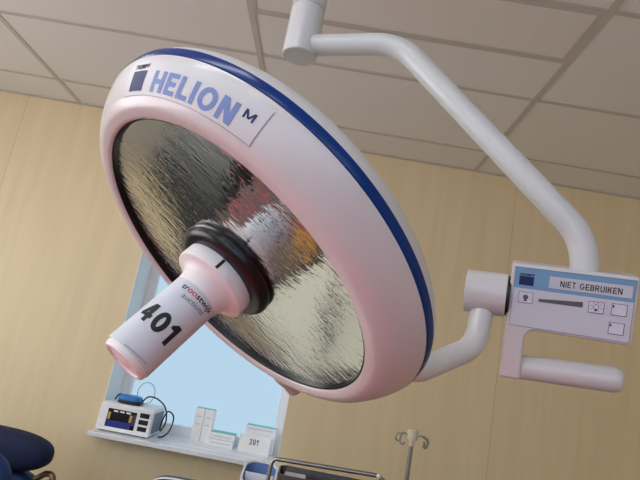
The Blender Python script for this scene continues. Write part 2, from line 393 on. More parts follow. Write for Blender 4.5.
def reflector_mat():
    m = bpy.data.materials.new('rippled_reflector'); m.use_nodes = True; nt = m.node_tree; b = nt.nodes['Principled BSDF']
    b.inputs['Metallic'].default_value = 1; b.inputs['Roughness'].default_value = .08
    b.inputs['Base Color'].default_value = lin((224,228,224))+(1,)
    tc = nt.nodes.new('ShaderNodeTexCoord')
    e1 = LA*cos(radians(176))+LB*sin(radians(176)); e2 = LN.cross(e1)
    def dot(v, s):
        d = nt.nodes.new('ShaderNodeVectorMath'); d.operation = 'DOT_PRODUCT'; nt.links.new(tc.outputs['Object'], d.inputs[0]); d.inputs[1].default_value = v*s
        return d.outputs['Value']
    def layer(s1, s2, detail):
        cb = nt.nodes.new('ShaderNodeCombineXYZ'); nt.links.new(dot(e1, s1), cb.inputs[0]); nt.links.new(dot(e2, s2), cb.inputs[1])
        nz = nt.nodes.new('ShaderNodeTexNoise'); nz.inputs['Scale'].default_value = 1; nz.inputs['Detail'].default_value = detail; nz.inputs['Distortion'].default_value = .6
        nt.links.new(cb.outputs[0], nz.inputs['Vector']); return nz.outputs['Fac']
    b1 = nt.nodes.new('ShaderNodeBump'); b1.inputs['Strength'].default_value = .26; b1.inputs['Distance'].default_value = .002
    nt.links.new(layer(55, 210, 2), b1.inputs['Height'])
    b2 = nt.nodes.new('ShaderNodeBump'); b2.inputs['Strength'].default_value = .16; b2.inputs['Distance'].default_value = .004
    nt.links.new(layer(22, 60, 1), b2.inputs['Height']); nt.links.new(b1.outputs['Normal'], b2.inputs['Normal'])
    # the pressed pattern bends every reflection outwards, like a faint lens
    dst = nt.nodes.new('ShaderNodeVectorMath'); dst.operation = 'SUBTRACT'; nt.links.new(tc.outputs['Object'], dst.inputs[0]); dst.inputs[1].default_value = LC-base
    sq = nt.nodes.new('ShaderNodeVectorMath'); sq.operation = 'DOT_PRODUCT'; nt.links.new(dst.outputs[0], sq.inputs[0]); nt.links.new(dst.outputs[0], sq.inputs[1])
    ml = nt.nodes.new('ShaderNodeMath'); ml.operation = 'MULTIPLY'; ml.inputs[1].default_value = -.35; nt.links.new(sq.outputs['Value'], ml.inputs[0])
    b0 = nt.nodes.new('ShaderNodeBump'); b0.inputs['Strength'].default_value = 1; b0.inputs['Distance'].default_value = 1; nt.links.new(ml.outputs[0], b0.inputs['Height'])
    nt.links.new(b0.outputs['Normal'], b1.inputs['Normal'])
    nt.links.new(b2.outputs['Normal'], b.inputs['Normal'])
    return m
M['reflector'] = reflector_mat()
MB().lathe([(.199*(1-k/16), -.0030-.05*(.199*(1-k/16))**2) for k in range(17)], L, 160).build('reflector', M['reflector'], lamp, base)['label'] = 'rippled mirror-like round reflector'

# brand sticker along the flange: S(s, phi) walks up the side profile
import bisect
_d = [0.]
for (r0, t0), (r1, t1) in zip(SIDE, SIDE[1:]): _d.append(_d[-1]+hypot(r1-r0, t1-t0))
SMOOTH = dense(SIDE, 8); _ds = [0.]
for (r0, t0), (r1, t1) in zip(SMOOTH, SMOOTH[1:]): _ds.append(_ds[-1]+hypot(r1-r0, t1-t0))
def S(s, deg, lift=.0004):
    s = max(0, min(s, _ds[-1]-1e-6)); i = bisect.bisect_right(_ds, s)-1
    k = (s-_ds[i])/(_ds[i+1]-_ds[i]); r = SMOOTH[i][0]+(SMOOTH[i+1][0]-SMOOTH[i][0])*k; t = SMOOTH[i][1]+(SMOOTH[i+1][1]-SMOOTH[i][1])*k
    dr, dt = SMOOTH[i+1][0]-SMOOTH[i][0], SMOOTH[i+1][1]-SMOOTH[i][1]; ln = hypot(dr, dt)
    return L(r-dt/ln*lift, t+dr/ln*lift, radians(deg))
def band(mb, s0, s1, d0, d1, lift, nu=24, nv=10): return patch(mb, lambda a, b: S(s0+(s1-s0)*b, d0+(d1-d0)*a, lift), nu, nv)
st = band(MB(), .0215, .0585, 31.0, 77.7, .0003, 60, 12).build('brand_sticker', M['sticker'], hs, base)
e = MB(); band(e, .0211, .0217, 31, 77.8, .00035, 60, 1); band(e, .0211, .0575, 77.6, 77.85, .00035, 1, 10)
M['edge_grey'] = mat('sticker_edge_grey', (150,150,154), .6, vary=0)
e.build('sticker_edge', M['edge_grey'], hs, base)
sq = band(MB(), .0256, .0470, 33.8, 40.1, .0006, 8, 6)
sq.build('logo_square', M['navy_ink'], hs, base)['label'] = 'dark blue logo square'
lettering(MB(), 'TRUMPF', lambda a, b: S(.0492+.0052*b, 33.7+6.5*a, .0006), stem=.20, slices=12, rows=3, spacing=.9).build('logo_lettering', M['ink'], hs, base)['label'] = 'TRUMPF in small black capitals'
lettering(MB(), 'HELION', lambda a, b: S(.0250+.0218*b, 43.8+27.2*a, .0006), stem=.21, slices=50, rows=10, spacing=.75).build('model_lettering', M['helion'], hs, base)['label'] = 'HELION in light blue capitals'
lettering(MB(), 'M', lambda a, b: S(.0385+.0085*b, 72.5+2.9*a, .0006), stem=.15, slices=6, rows=4).build('model_letter', M['navy_ink'], hs, base)['label'] = 'small dark blue letter M'

# hub and grip handle on the axis
MB().lathe([(.050,-.0085)]+dense([(.0590,-.0075),(.0645,-.004),(.0668,.002),(.0652,.008),(.0595,.0125),(.050,.0140)],5)+[(.030,.0125),(0,.0125)], L, 96).build('hub_ring', M['black_rubber'], lamp, base)['label'] = 'thick black ring around the handle'
hc = MB().lathe([(.044,.0105),(.0488,.0110),(.0498,.0125),(.0498,.0296),(.0492,.0310),(.0478,.0316),(.0430,.0326),(.0385,.0342),(.0345,.0375),(.0318,.0430),(.0302,.052),(0,.052)], L, 96).build('handle_collar', M['handle'], lamp, base, ang=50)
patch(MB(), lambda a, b: L(.0501, .0146+.0140*b, radians(81.8+4.2*a)), 4, 2).build('collar_mark', M['ink'], hc, base)['label'] = 'short black index mark'
gh = MB().lathe([(0,.0500),(.0288,.0500),(.0284,.1520),(.0277,.1555),(.0262,.1575),(.0225,.1578),(.0210,.1560),(.0090,.1560),(.0075,.1572),(0,.1574)], L, 72).build('grip_handle', M['handle'], lamp, base, ang=40)
def PR(t): return .02935
pw = patch(MB(), lambda a, b: L(.0294+.0012*max(0, 1-a*14), .1505-.1035*b, radians(2+352*a)), 100, 10)
pw.build('paper_wrap', M['paper'], gh, base)['label'] = 'white paper lot label wrapped around the handle'
def onpaper(t0a, t1a, t0b, t1b, p0, p1):
    """t of the baseline at either end, of the top at either end; phi range"""
    def fr(a, b):
        ta = t0a+(t0b-t0a)*a; tb = t1a+(t1b-t1a)*a
        return L(.0298, ta+(tb-ta)*b, radians(p0+(p1-p0)*a))
    return fr
lettering(MB(), '401', onpaper(.1178, .0940, .1212, .0955, 29.5, 129), stem=.21, slices=40, spacing=.7).build('lot_number', M['ink'], gh, base)['label'] = '401 in bold black digits'
def word(body, t_base, t_top, p0, p1, m, nm, bold=.006):
    return lettering(MB(), body, onpaper(t_base, t_top, t_base-.003, t_top-.003, p0, p1), bold=bold, slices=16).build(nm, m, gh, base)
def extent(t):
    cu = bpy.data.curves.new('lettering', 'FONT'); cu.body = t; cu.size = 1; o = bpy.data.objects.new('lettering', cu); C.objects.link(o)
    me = bpy.data.meshes.new_from_object(o.evaluated_get(bpy.context.evaluated_depsgraph_get())); xs = [v.co.x for v in me.vertices]
    bpy.data.objects.remove(o); bpy.data.curves.remove(cu); bpy.data.meshes.remove(me); return min(xs), max(xs)
_w0, _w1 = extent('troostwijk'); ka = (extent('tr')[1]+.012-_w0)/(_w1-_w0); kb2 = (extent('troo')[1]+.012-_w0)/(_w1-_w0)
wf = onpaper(.0660, .0565, .0630, .0540, 54, 148)
vs_, fs_ = text_flat('troostwijk', bold=.012, slices=24)
for lo, hi, m_ in ((-1, ka, 'ink'), (ka, kb2, 'red_ink'), (kb2, 2, 'ink')):
    fsel = [f for f in fs_ if lo <= sum(vs_[k][0] for k in f)/len(f) < hi]; used = sorted({k for f in fsel for k in f}); mp_ = {k: n for n, k in enumerate(used)}
    MB().add([wf(*vs_[k][:2]) for k in used], [[mp_[k] for k in f] for f in fsel]).build('company_lettering', M[m_], gh, base)
word('auctions', .0725, .0665, 72, 134, M['grey_ink'], 'company_lettering', .0)
word('troostwijkauctions.com', .1512-.0012, .1512-.0036, 71, 133, M['ink'], 'address_lettering', 0)
# round catch on the rim
kn = []
kd = (LA*cos(radians(229.5))+LB*sin(radians(229.5))); kc = LC-LN*.035
MB().tube([kc+kd*r for r in (.235, .255, .268, .280, .292, .302, .308, .311)], 0, 28, True, [.026, .025, .021, .0165, .0145, .0125, .008, .002]).build('rim_catch', M['enamel'], lamp, base)

# ceiling post and bent support arm
PB = CAMZ+.5295
MB().tube([(POST.x, POST.y, PB+.090), (POST.x, POST.y, PB+.0995), (POST.x, POST.y, PB+.0996), (POST.x, POST.y, H-.05)], 0, 48, True, [.0285, .0285, .0318, .0318]).build('ceiling_post', M['arm'], lamp, base)
MB().tube([(POST.x, POST.y, PB), (POST.x, POST.y, PB+.002), (POST.x, POST.y, PB+.0975)], 0, 48, True, [.0300, .0318, .0318]).build('post_sleeve', M['arm'], lamp, base)
MB().tube([(POST.x, POST.y, H-.06), (POST.x, POST.y, H-.05), (POST.x, POST.y, H-.012), (POST.x, POST.y, H)], 0, 48, True, [.04, .08, .095, .095]).build('ceiling_rose', M['arm'], lamp, base)
PO = Vector((.25409, .75811, 1.65964)); UX = Vector((.9501,-.3117,-.0119)).normalized(); UP = Vector((-.0867,-.3002,.9499)); UP = (UP-UX*UP.dot(UX)).normalized(); BK = UP.cross(UX)
if BK.y < 0: BK = -BK
def Q(u, v, wv=0.): return PO+UX*u-UP*v+BK*wv
LEG = Q(.0945, 0, .022); ZA = 2.0335
d = Vector((LEG.x-POST.x, LEG.y-POST.y, 0)); dl = d.length; d.normalize()
A0 = Vector((POST.x, POST.y, ZA))+d*.012; A1 = Vector((POST.x, POST.y, ZA))+d*.186; A2 = Vector((LEG.x, LEG.y, 1.708)); A3 = Vector((LEG.x, LEG.y, LEG.z-.012))
arm_path = fillet([A0, A1, A2, A3], [.105, .095], 14)
MB().tube(arm_path, .0193, 32).build('support_arm', M['arm'], lamp, base)

# control panel with loop handle
poly = [(-.001,0),(.1618,0),(.1618,.0950),(.040,.0950)]+[(.040-.013*sin(k*pi/12), .1080-.013*cos(k*pi/12)) for k in range(1, 7)]+[(.027,.1700),(-.002,.1700)]
pb = MB().prism(poly, 0, .045, Q).build('control_panel', M['enamel'], lamp, base, bevel=.0045)
hp = [Q(.012, .1565, .0225)]+[Q(u, .1565-.0070*(u-.012)/.146, .0225) for u in (.05, .10, .149, .157, .161, .1628)]
MB().tube(hp, 0, 32, True, [.0175, .0179, .0184, .0184, .0165, .0120, .006]).build('panel_handle', M['enamel'], lamp, base)
def rect(mb, u0, v0, u1, v1, lift, h=None):
    return patch(mb, lambda a, b: Q(u0+(u1-u0)*a, v1+(v0-v1)*b, -lift), 1, 1)
rect(MB(), .0042, .0350, .1575, .0900, .0004).build('panel_film', M['decal'], pb, base)['label'] = 'pale grey front film'
rect(MB(), .0042, .0050, .1575, .0350, .0004).build('panel_band', M['band'], pb, base)['label'] = 'steel blue band'
o_ = MB()
for a in ((.0040,.0048,.1577,.0052),(.0040,.0898,.1577,.0902),(.0040,.0048,.0044,.0902),(.1573,.0048,.1577,.0902)): rect(o_, *a, .0006)
o_.build('film_outline', M['navy_ink'], pb, base)
rect(MB(), .0105, .0172, .0300, .0300, .0008).build('logo_square', M['navy_ink'], pb, base)
lettering(MB(), 'TRUMPF', lambda a, b: Q(.0105+.0197*a, .0165-.0033*b, -.0008), stem=.24, spacing=.8).build('logo_lettering', M['ink'], pb, base)['label'] = 'TRUMPF in small black capitals'
rect(MB(), .0502, .0130, .1542, .0296, .0009).build('notice_strip', M['paper'], pb, base)['label'] = 'white notice strip'
lettering(MB(), 'NIET GEBRUIKEN', lambda a, b: Q(.0645+.0775*a, .0262-.0086*b, -.0012), stem=.15, spacing=1.0).build('notice_lettering', M['ink'], pb, base)['label'] = 'NIET GEBRUIKEN in black capitals'
MB().add([Q(.0390,.0470,-.0008), Q(.0960,.0432,-.0008), Q(.0963,.0508,-.0008), Q(.0392,.0512,-.0008)], [(0,1,2,3)]).build('dimmer_wedge', M['wedge'], pb, base)['label'] = 'grey dimming scale wedge'
def key(u0, v0, u1, v1):
    k = MB().box((u0, v0, -.0012), (u1, v1, 0), Q).build('key', M['key'], pb, base)
    o = MB(); t = .0006
    for a in ((u0, v0, u1, v0+t), (u0, v1-t, u1, v1), (u0, v0, u0+t, v1), (u1-t, v0, u1, v1)): rect(o, *a, .0014)
    return o
def disc(mb, u, v, r, lift, r2=0., n=24):
    if r2: patch(mb, lambda a, b: Q(u+(r2+(r-r2)*b)*cos(2*pi*a), v+(r2+(r-r2)*b)*sin(2*pi*a), -lift), n, 1)
    else: mb.add([Q(u+r*cos(2*pi*k/n), v+r*sin(2*pi*k/n), -lift) for k in range(n)], [tuple(range(n))])
def ray(mb, u, v, ang, r0, r1, t, lift):
    c, s = cos(ang), sin(ang)
    mb.add([Q(u+c*r0-s*t, v+s*r0+c*t, -lift), Q(u+c*r1-s*t, v+s*r1+c*t, -lift), Q(u+c*r1+s*t, v+s*r1-c*t, -lift), Q(u+c*r0+s*t, v+s*r0-c*t, -lift)], [(0,1,2,3)])
o = key(.0122, .0392, .0310, .0556); u, v = .0216, .0470
disc(o, u, v, .0036, .0014); o.add([Q(u-.002, v+.0030, -.0014), Q(u+.002, v+.0030, -.0014), Q(u+.0016, v+.0058, -.0014), Q(u-.0016, v+.0058, -.0014)], [(0,1,2,3)])
for k in range(8): ray(o, u, v, k*pi/4+.4, .0052, .0066, .0003, .0014)
o.build('key_symbol', M['grey_ink'], pb, base)['label'] = 'dim lamp symbol'
o = key(.1030, .0400, .1224, .0560); u, v = .1127, .0472
disc(o, u, v, .0036, .0014, .0030); ray(o, u, v, pi/2, .0036, .0058, .0016, .0014)
for k in range(8): ray(o, u, v, k*pi/4+.2, .0048, .0070, .0003, .0014)
o.build('key_symbol', M['ink'], pb, base)['label'] = 'bright lamp symbol'
for u0, v0 in ((.1315, .0390), (.1308, .0650)):
    o = key(u0, v0, u0+.0190, v0+.0164); rect(o, u0+.0012, v0+.0022, u0+.0030, v0+.0060, .0014); o.build('key_symbol', M['ink'], pb, base)

# pivot barrel and yoke tube to the back of the lamp
def Bz(p): return p
bc = .0523
MB().tube([Q(-.0630, bc, .022), Q(-.0620, bc, .022), Q(-.0055, bc, .022), Q(-.0045, bc, .022)], 0, 48, True, [.0310, .0320, .0320, .0312]).build('pivot_barrel', M['enamel'], lamp, base)
MB().tube([Q(-.0046, bc, .022), Q(.0005, bc, .022)], .0295, 48).build('pivot_washer', M['black'], lamp, base)
yk = [Q(-.0355, bc+.01, .022), Vector((.2229, .7925, 1.5335)), Vector((.1146, .7216, 1.4745)), L(.200, -.128, radians(176)), L(.12, -.112, radians(176))]
MB().tube(fillet(yk, [.055, .03, .02], 12), .0168, 28).build('yoke', M['enamel'], lamp, base)

# ------------------------------------------------------------------ things on the window sill
def yz(x, y, z): return Vector((x, y, z))
DB = Vector((-.945, 3.06, SZ))
dv = thing('patient_monitor', DB, 'small white bedside monitor with dark screen on the left end of the window sill', 'monitor')
# sloped front: side profile extruded in x
dx0, dx1 = -1.085, -.800; dy0, dy1 = 2.955, 3.185; dz = SZ+.146
def V(x, y, z): return Vector((x, y, z))
prof = [(dy0, SZ+.006), (dy0+.008, dz-.006), (dy0+.02, dz), (dy1, dz), (dy1, SZ+.006)]
MB().prism(prof, dx0, dx1, lambda y, z, x: V(x, y, z)).build('monitor_case', M['white_plastic'], dv, DB, bevel=.006)
MB().box((dx1-.0005, dy0+.03, SZ+.02), (dx1+.0012, dy1-.02, dz-.02)).build('side_panel', M['grey_side'], dv, DB)
for x in (dx0+.03, dx1-.03):
    for y in (dy0+.03, dy1-.03): MB().tube([(x, y, SZ), (x, y, SZ+.012)], .01, 12).build('foot', M['black'], dv, DB)
def D(x, z, lift=.0015):   # a spot on the slightly sloped front
    k = (z-(SZ+.006))/(.134); return V(x, dy0+.008*k-lift, z)
def frect(x0, z0, x1, z1, lift, nm, m, parent=dv):
    return MB().add([D(x0, z0, lift), D(x1, z0, lift), D(x1, z1, lift), D(x0, z1, lift)], [(0,1,2,3)]).build(nm, m, parent, DB)
scn = frect(-1.040, SZ+.028, -.885, SZ+.118, .0015, 'screen', M['screen'])
frect(-1.036, SZ+.031, -.905, SZ+.060, .002, 'screen_panel', M['screen_blue'], scn)
for a in ((-1.036, -1.022), (-.920, -.906)): frect(a[0], SZ+.064, a[1], SZ+.100, .002, 'screen_bracket', M['gold'], scn)
for k in range(3): frect(-1.010+.034*k, SZ+.104, -.986+.034*k, SZ+.112, .002, 'screen_mark', M['white_plastic'], scn)
frect(-.903, SZ+.050, -.889, SZ+.105, .002, 'screen_side', M['violet'], scn)
for k in range(3): MB().box((-.868, dy0+.001, SZ+.030+.034*k), (-.818, dy0+.012, SZ+.054+.034*k)).build('socket', M['black'], dv, DB, bevel=.002)
BB = Vector((-.96, 3.035, dz))
sb = thing('pulse_probe', BB, 'bright blue clip-like sensor lying on top of the small white monitor', 'sensor')
MB().sell((-.962, 3.035, dz+.027), (.062, .045, .019), .5, .6).build('shell', M['blue_box'], sb, BB)
MB().sell((-.957, 3.035, dz+.011), (.064, .047, .011), .4, .5).build('base', M['black'], sb, BB)
def wire(nm, pts, r, m, label):
    cu = bpy.data.curves.new(nm, 'CURVE')
    P = [Vector(p) for p in pts]; out = []
    for i in range(len(P)-1):
        p0, p1, p2, p3 = P[max(i-1,0)], P[i], P[i+1], P[min(i+2,len(P)-1)]
        for k in range(8):
            t = k/8; out.append(.5*(2*p1+(p2-p0)*t+(2*p0-5*p1+4*p2-p3)*t*t+(3*p1-p0-3*p2+p3)*t**3))
    out.append(P[-1]); bpy.data.curves.remove(cu)
    o = MB().tube(out, r, 8).build(nm, m, base=P[0]); return tag(o, label, 'cable')
wire('sensor_cable', [(-.90,3.05,dz+.02),(-.875,3.06,dz+.050),(-.83,3.08,dz+.045),(-.775,3.07,dz+.01),(-.752,3.06,dz-.055),(-.765,3.05,dz-.105),(-.785,3.10,dz-.11),(-.79,3.14,dz-.06),(-.775,3.16,dz-.02),(-.735,3.14,dz-.04),(-.728,3.10,dz-.10),(-.745,3.06,SZ+.012),(-.77,3.04,SZ+.005)], .0042, M['black'], 'black cable looping from the blue sensor down the right side of the monitor')
wire('short_cable', [(-1.06,3.08,dz+.004),(-1.045,3.07,dz+.030),(-1.02,3.05,dz+.040),(-1.00,3.04,dz+.030),(-1.01,3.03,dz+.008)], .0042, M['black'], 'short black cable loop left of the blue sensor')
ring = [(-.905+.048*sin(a), 3.10, dz+.062-.058*cos(a)) for a in [2*pi*k/10 for k in range(10)]]
wire('wire_ring', ring+[ring[0]], .0018, M['darksteel'], 'thin grey wire ring standing up behind the blue sensor')

def carton(lo, hi, label, rz=0, lines=()):
    c = Vector(((lo[0]+hi[0])/2, (lo[1]+hi[1])/2, lo[2]))
    t = thing('carton', c, label, 'carton', 'white cartons on the window sill'); t.rotation_euler = (0,0,rz)
    MB().box(lo, hi).build('box', M['card'], t, c, bevel=.0015)
    MB().box((lo[0]+.001, lo[1]+.001, hi[2]), (hi[0]-.001, hi[1]-.001, hi[2]+.001)).build('halo_top', M['teal'], t, c)['label'] = 'top face tinted teal for the backlit halo'  # halo of the window light put into the lid colour
    for z in lines: MB().box((lo[0]+.012, lo[1]-.0004, z), (hi[0]-.018, lo[1], z+.006)).build('print_line', M['decal'], t, c)
    return t
T0 = 3.200
carton((-.620, T0-.055, SZ), (-.568, T0, SZ+.178), 'tall white carton standing on the sill, left of the touching pair', lines=(SZ+.13, SZ+.09))
carton((-.566, T0-.055, SZ), (-.514, T0, SZ+.178), 'tall white carton standing on the sill, right of the touching pair', lines=(SZ+.13, SZ+.09))
carton((-.512, 3.115, SZ), (-.375, 3.205, SZ+.036), 'flat white carton lying on the sill, lower of the two stacked', lines=(SZ+.015,))
carton((-.508, 3.120, SZ+.0372), (-.372, 3.208, SZ+.070), 'flat white carton lying on top of another flat carton', lines=(SZ+.05,))
carton((-.325, 3.145, SZ), (-.155, 3.212, SZ+.138), 'upright white carton at the right end of the sill behind the numbered card', lines=(SZ+.12,))
cb = Vector((-.26, 3.11, SZ))
cd = thing('lot_card', cb, 'white card numbered 391 leaning against the carton at the right end of the sill', 'card')
def K(u, v, wv=0.): return Vector((-.345+u, 3.098+.045*v/.125+wv, SZ+.0005+v*.985))
MB().add([K(0,0), K(.172,0), K(.172,.092), K(0,.092), K(0,0,.0016), K(.172,0,.0016), K(.172,.092,.0016), K(0,.092,.0016)], [(0,1,2,3),(7,6,5,4),(0,4,5,1),(1,5,6,2),(2,6,7,3),(3,7,4,0)]).build('sheet', M['card'], cd, cb, smooth=False)
lettering(MB(), '391', lambda a, b: K(.056+.050*a, .042+.030*b, -.0006), stem=.15).build('lot_number', M['ink'], cd, cb)['label'] = '391 in black digits'

# ------------------------------------------------------------------ floor-standing things along the far wall
# navy treatment chair
tb = Vector((-1.33, 2.42, 0))
tc_ = thing('treatment_chair', tb, 'navy blue upholstered treatment chair in front of the far wall at the left edge', 'chair')
MB().sell((-1.335, 2.40, .874), (.305, .075, .083), .75, .55).build('headrest', M['navy'], tc_, tb)
MB().sell((-1.335, 2.43, .560), (.288, .06, .245), .45, .5).build('backrest', M['blue_vinyl'], tc_, tb)
MB().sell((-1.335, 2.24, .47), (.27, .24, .06), .45, .45).build('seat', M['blue_vinyl'], tc_, tb)
MB().sell((-1.187, 2.14, .820), (.142, .06, .108), .9, 1).build('side_cushion', M['blue_vinyl'], tc_, tb)
MB().tube([(-1.255, 2.14, .70), (-1.255, 2.16, .45)], .014, 14).build('cushion_post', M['bronze'], tc_, tb)
MB().tube(fillet([(-1.12, 2.43, .74), (-1.045, 2.42, .802), (-1.000, 2.40, .810), (-.992, 2.39, .60), (-1.10, 2.38, .47)], .022, 8), .0125, 14).build('side_bar', M['bronze'], tc_, tb)
MB().tube([(-1.335, 2.43, .74), (-1.335, 2.425, .84)], .02, 14).build('headrest_post', M['darksteel'], tc_, tb)
for sx_ in (-1, 1):
    for y in (2.08, 2.40): MB().tube([(-1.335+sx_*.20, y, .44), (-1.335+sx_*.23, y, 0)], .014, 14).build('leg', M['darksteel'], tc_, tb)

# black chair whose back pokes up below the sill
kb = Vector((-.42, 2.40, 0))
kc_ = thing('office_chair', kb, 'black padded chair with a pale edge, only its rounded back showing below the window sill', 'chair')
MB().sell((-.390, 2.33, .683), (.205, .035, .225), .35, .5).build('backrest', M['black'], kc_, kb)
ed = [(-.390+.20*math.copysign(abs(cos(a))**.35, cos(a)), 2.305, .683+.222*abs(sin(a))**.35) for a in [pi*k/40 for k in range(41)]]
MB().tube(ed, .004, 10).build('edge_highlight', M['white_plastic'], kc_, kb)['label'] = 'pale tube standing for the highlight along the edge'  # highlight on the chair back, modelled as a pale tube
MB().sell((-.405, 2.58, .45), (.22, .22, .05), .4, .45).build('seat', M['black'], kc_, kb)
MB().tube(fillet([(-.405, 2.35, .62), (-.405, 2.36, .42), (-.405, 2.56, .42)], .05), .016, 14).build('back_bar', M['darksteel'], kc_, kb)
for sx_ in (-1, 1):
    for y in (2.42, 2.74): MB().tube([(-.405+sx_*.17, y, .42), (-.405+sx_*.20, y, 0)], .012, 12).build('leg', M['darksteel'], kc_, kb)

# instrument trolley with rail
rb = Vector((.12, 1.98, 0))
tr = thing('instrument_trolley', rb, 'steel trolley with a raised tubular rail in front of the window sill', 'trolley')
TZ = .955
MB().box((-.28, 1.80, TZ-.02), (.46, 2.20, TZ)).build('top', M['darksteel'], tr, rb, bevel=.006)
MB().box((-.26, 1.82, .30), (.44, 2.18, .315)).build('shelf', M['darksteel'], tr, rb, bevel=.005)
MB().tube(fillet([(-.100, 2.0, TZ-.001), (-.093, 2.0, 1.108), (.285, 2.0, 1.117), (.335, 2.0, 1.075), (.335, 2.0, TZ-.001)], [.02, .06, .03], 8), .0075, 16).build('rail', M['steel'], tr, rb)
MB().sell((.283, 1.992, 1.117), (.010, .010, .010), 1, 1, 16, 10).build('rail_knob', M['cream'], tr, rb)
for x in (-.255, .435):
    for y in (1.825, 2.175):
        MB().tube([(x, y, TZ-.015), (x, y, .07)], .0125, 14).build('leg', M['steel'], tr, rb)
        MB().tube([(x-.01, y, .035), (x+.01, y, .035)], .035, 20).build('caster', M['black'], tr, rb)
# steel tray and basin on it
def open_box(x0, y0, z0, x1, y1, z1, t, n=8, r=.03, slope=0.):
    def rr(x0, y0, x1, y1, r):
        out = []
        for cx, cy, a0 in ((x1-r, y1-r, 0), (x0+r, y1-r, pi/2), (x0+r, y0+r, pi), (x1-r, y0+r, 1.5*pi)):
            for k in range(n+1): out.append((cx+r*cos(a0+k*pi/2/n), cy+r*sin(a0+k*pi/2/n)))
        return out
    m = MB(); N = 4*(n+1); rings = []
    for ins, z in ((.012, z0), (0, z1-.006), (0, z1), (t, z1), (t, z1-.006), (t+.012, z0+t)):
        rings.append([(x, y, z if z == z0 or z == z0+t else z-(y1-y)*slope) for x, y in rr(x0+ins, y0+ins, x1-ins, y1-ins, max(r-ins, .004))])
    vs = [p for R in rings for p in R]; fs = []
    for i in range(len(rings)-1):
        for k in range(N): fs.append((i*N+k, i*N+(k+1) % N, (i+1)*N+(k+1) % N, (i+1)*N+k))
    fs += [tuple(range(N-1, -1, -1)), tuple((len(rings)-1)*N+k for k in range(N))]
    return m.add(vs, fs)
ib = Vector((.20, 2.09, TZ))
tag(open_box(-.068, 2.015, TZ+.001, .445, 2.185, 1.058, .004).build('steel_tray', M['darksteel'], base=ib), 'deep grey steel tray on the trolley behind its rail', 'tray')
pk = thing('paper_pack', (.0, 2.09, TZ+.006), 'white paper pack lying in the grey steel tray', 'paper'); kbs = Vector((.0, 2.09, TZ+.006))
MB().box((-.045, 2.045, TZ+.0062), (.035, 2.15, 1.045)).build('wrapper', M['paper'], pk, kbs, bevel=.004)
MB().box((-.02, 2.0445, 1.0), (.01, 2.045, 1.03)).build('seal', M['basin_blue'], pk, kbs)
bb = Vector((-.136, 2.10, TZ))
bs = thing('plastic_basin', bb, 'white plastic tray with blue compartments at the left end of the trolley', 'basin')
open_box(-.200, 2.020, TZ+.001, -.072, 2.195, 1.056, .007, r=.05, slope=.3).build('shell', M['white_plastic'], bs, bb)
MB().box((-.188, 2.104, TZ+.02), (-.084, 2.111, 1.027)).build('divider', M['white_plastic'], bs, bb)
open_box(-.1925, 2.028, TZ+.012, -.080, 2.187, 1.049, .003, r=.042, slope=.3).build('insert', M['basin_blue'], bs, bb)['label'] = 'blue lining'

# infusion stand
ivx, ivy = .494, 2.60; vb = Vector((ivx, ivy, 0)); vz = 1.215
iv = thing('infusion_stand', vb, 'thin steel infusion stand with cream hub and looped hooks against the far wall', 'infusion stand')
MB().tube([(ivx, ivy, .06), (ivx, ivy, vz-.05)], .0105, 16).build('pole', M['steel'], iv, vb)
MB().tube([(ivx, ivy, vz-.055), (ivx, ivy, vz-.028), (ivx, ivy, vz-.026), (ivx, ivy, vz+.012), (ivx, ivy, vz+.018)], 0, 20, True, [.012, .012, .024, .026, .02]).build('hub', M['cream'], iv, vb)
for sd in (-1, 1):
    x = lambda k: ivx+sd*k
    hk = [V(x(.02), ivy, vz-.006), V(x(.050), ivy-.003, vz-.003), V(x(.072), ivy-.004, vz-.012), V(x(.078), ivy-.004, vz-.030), V(x(.066), ivy-.005, vz-.044), V(x(.054), ivy-.006, vz-.034), V(x(.056), ivy-.006, vz-.024)]
    MB().tube(fillet(hk, .010, 4), .0040, 10).build('hook', M['steel'], iv, vb)
    hk2 = [V(x(.045), ivy-.003, vz-.004), V(x(.058), ivy-.035, vz-.012), V(x(.064), ivy-.05, vz-.036), V(x(.052), ivy-.055, vz-.052), V(x(.042), ivy-.057, vz-.036)]
    MB().tube(fillet(hk2, .010, 4), .0040, 10).build('hook', M['steel'], iv, vb)
for k in range(5):
    a = 2*pi*k/5+.3; e_ = V(ivx+.24*cos(a), ivy+.24*sin(a), .05)
    MB().tube([V(ivx, ivy, .08), e_], .011, 12).build('foot', M['steel'], iv, vb)
    MB().tube([e_+V(0,-.008,-.022), e_+V(0,.008,-.022)], .028, 16).build('caster', M['black'], iv, vb)

# ------------------------------------------------------------------ added out of view: shapes for the reflector, rose table for pink bounce
CO = Vector((-.66, 1.24, 0)); CA = radians(16.1)
def cr(x, y, z): return Vector((CO.x+x*cos(CA)-y*sin(CA), CO.y+x*sin(CA)+y*cos(CA), z))
co = thing('added_couch', CO, 'charcoal examination couch on steel legs below the lamp, added for the reflector to mirror', 'couch')  # out of view, added to fill the reflector
MB().box((-.60, -.50, .60), (.50, .74, .70), cr).build('mattress', M['grey_vinyl'], co, CO, bevel=.03)
MB().box((-.58, -.48, .55), (.48, .72, .60), cr).build('frame', M['darksteel'], co, CO)
for x in (-.54, .44):
    for y in (-.44, .68): MB().tube([cr(x, y, .56), cr(x, y, 0)], .018, 14).build('leg', M['steel'], co, CO)
bq = Vector((-2.1, 1.22, 0)); bn = thing('added_bench', bq, 'charcoal storage bench along the left side of the couch, added for a dark reflection', 'bench')  # added out of frame so this part of the mirror turns dark
MB().box((-2.65, .70, .08), (-1.58, 1.74, .50)).build('body', M['grey_vinyl'], bn, bq, bevel=.006)
MB().box((-2.66, .69, .50), (-1.57, 1.75, .56)).build('cushion', M['grey_vinyl'], bn, bq, bevel=.02)
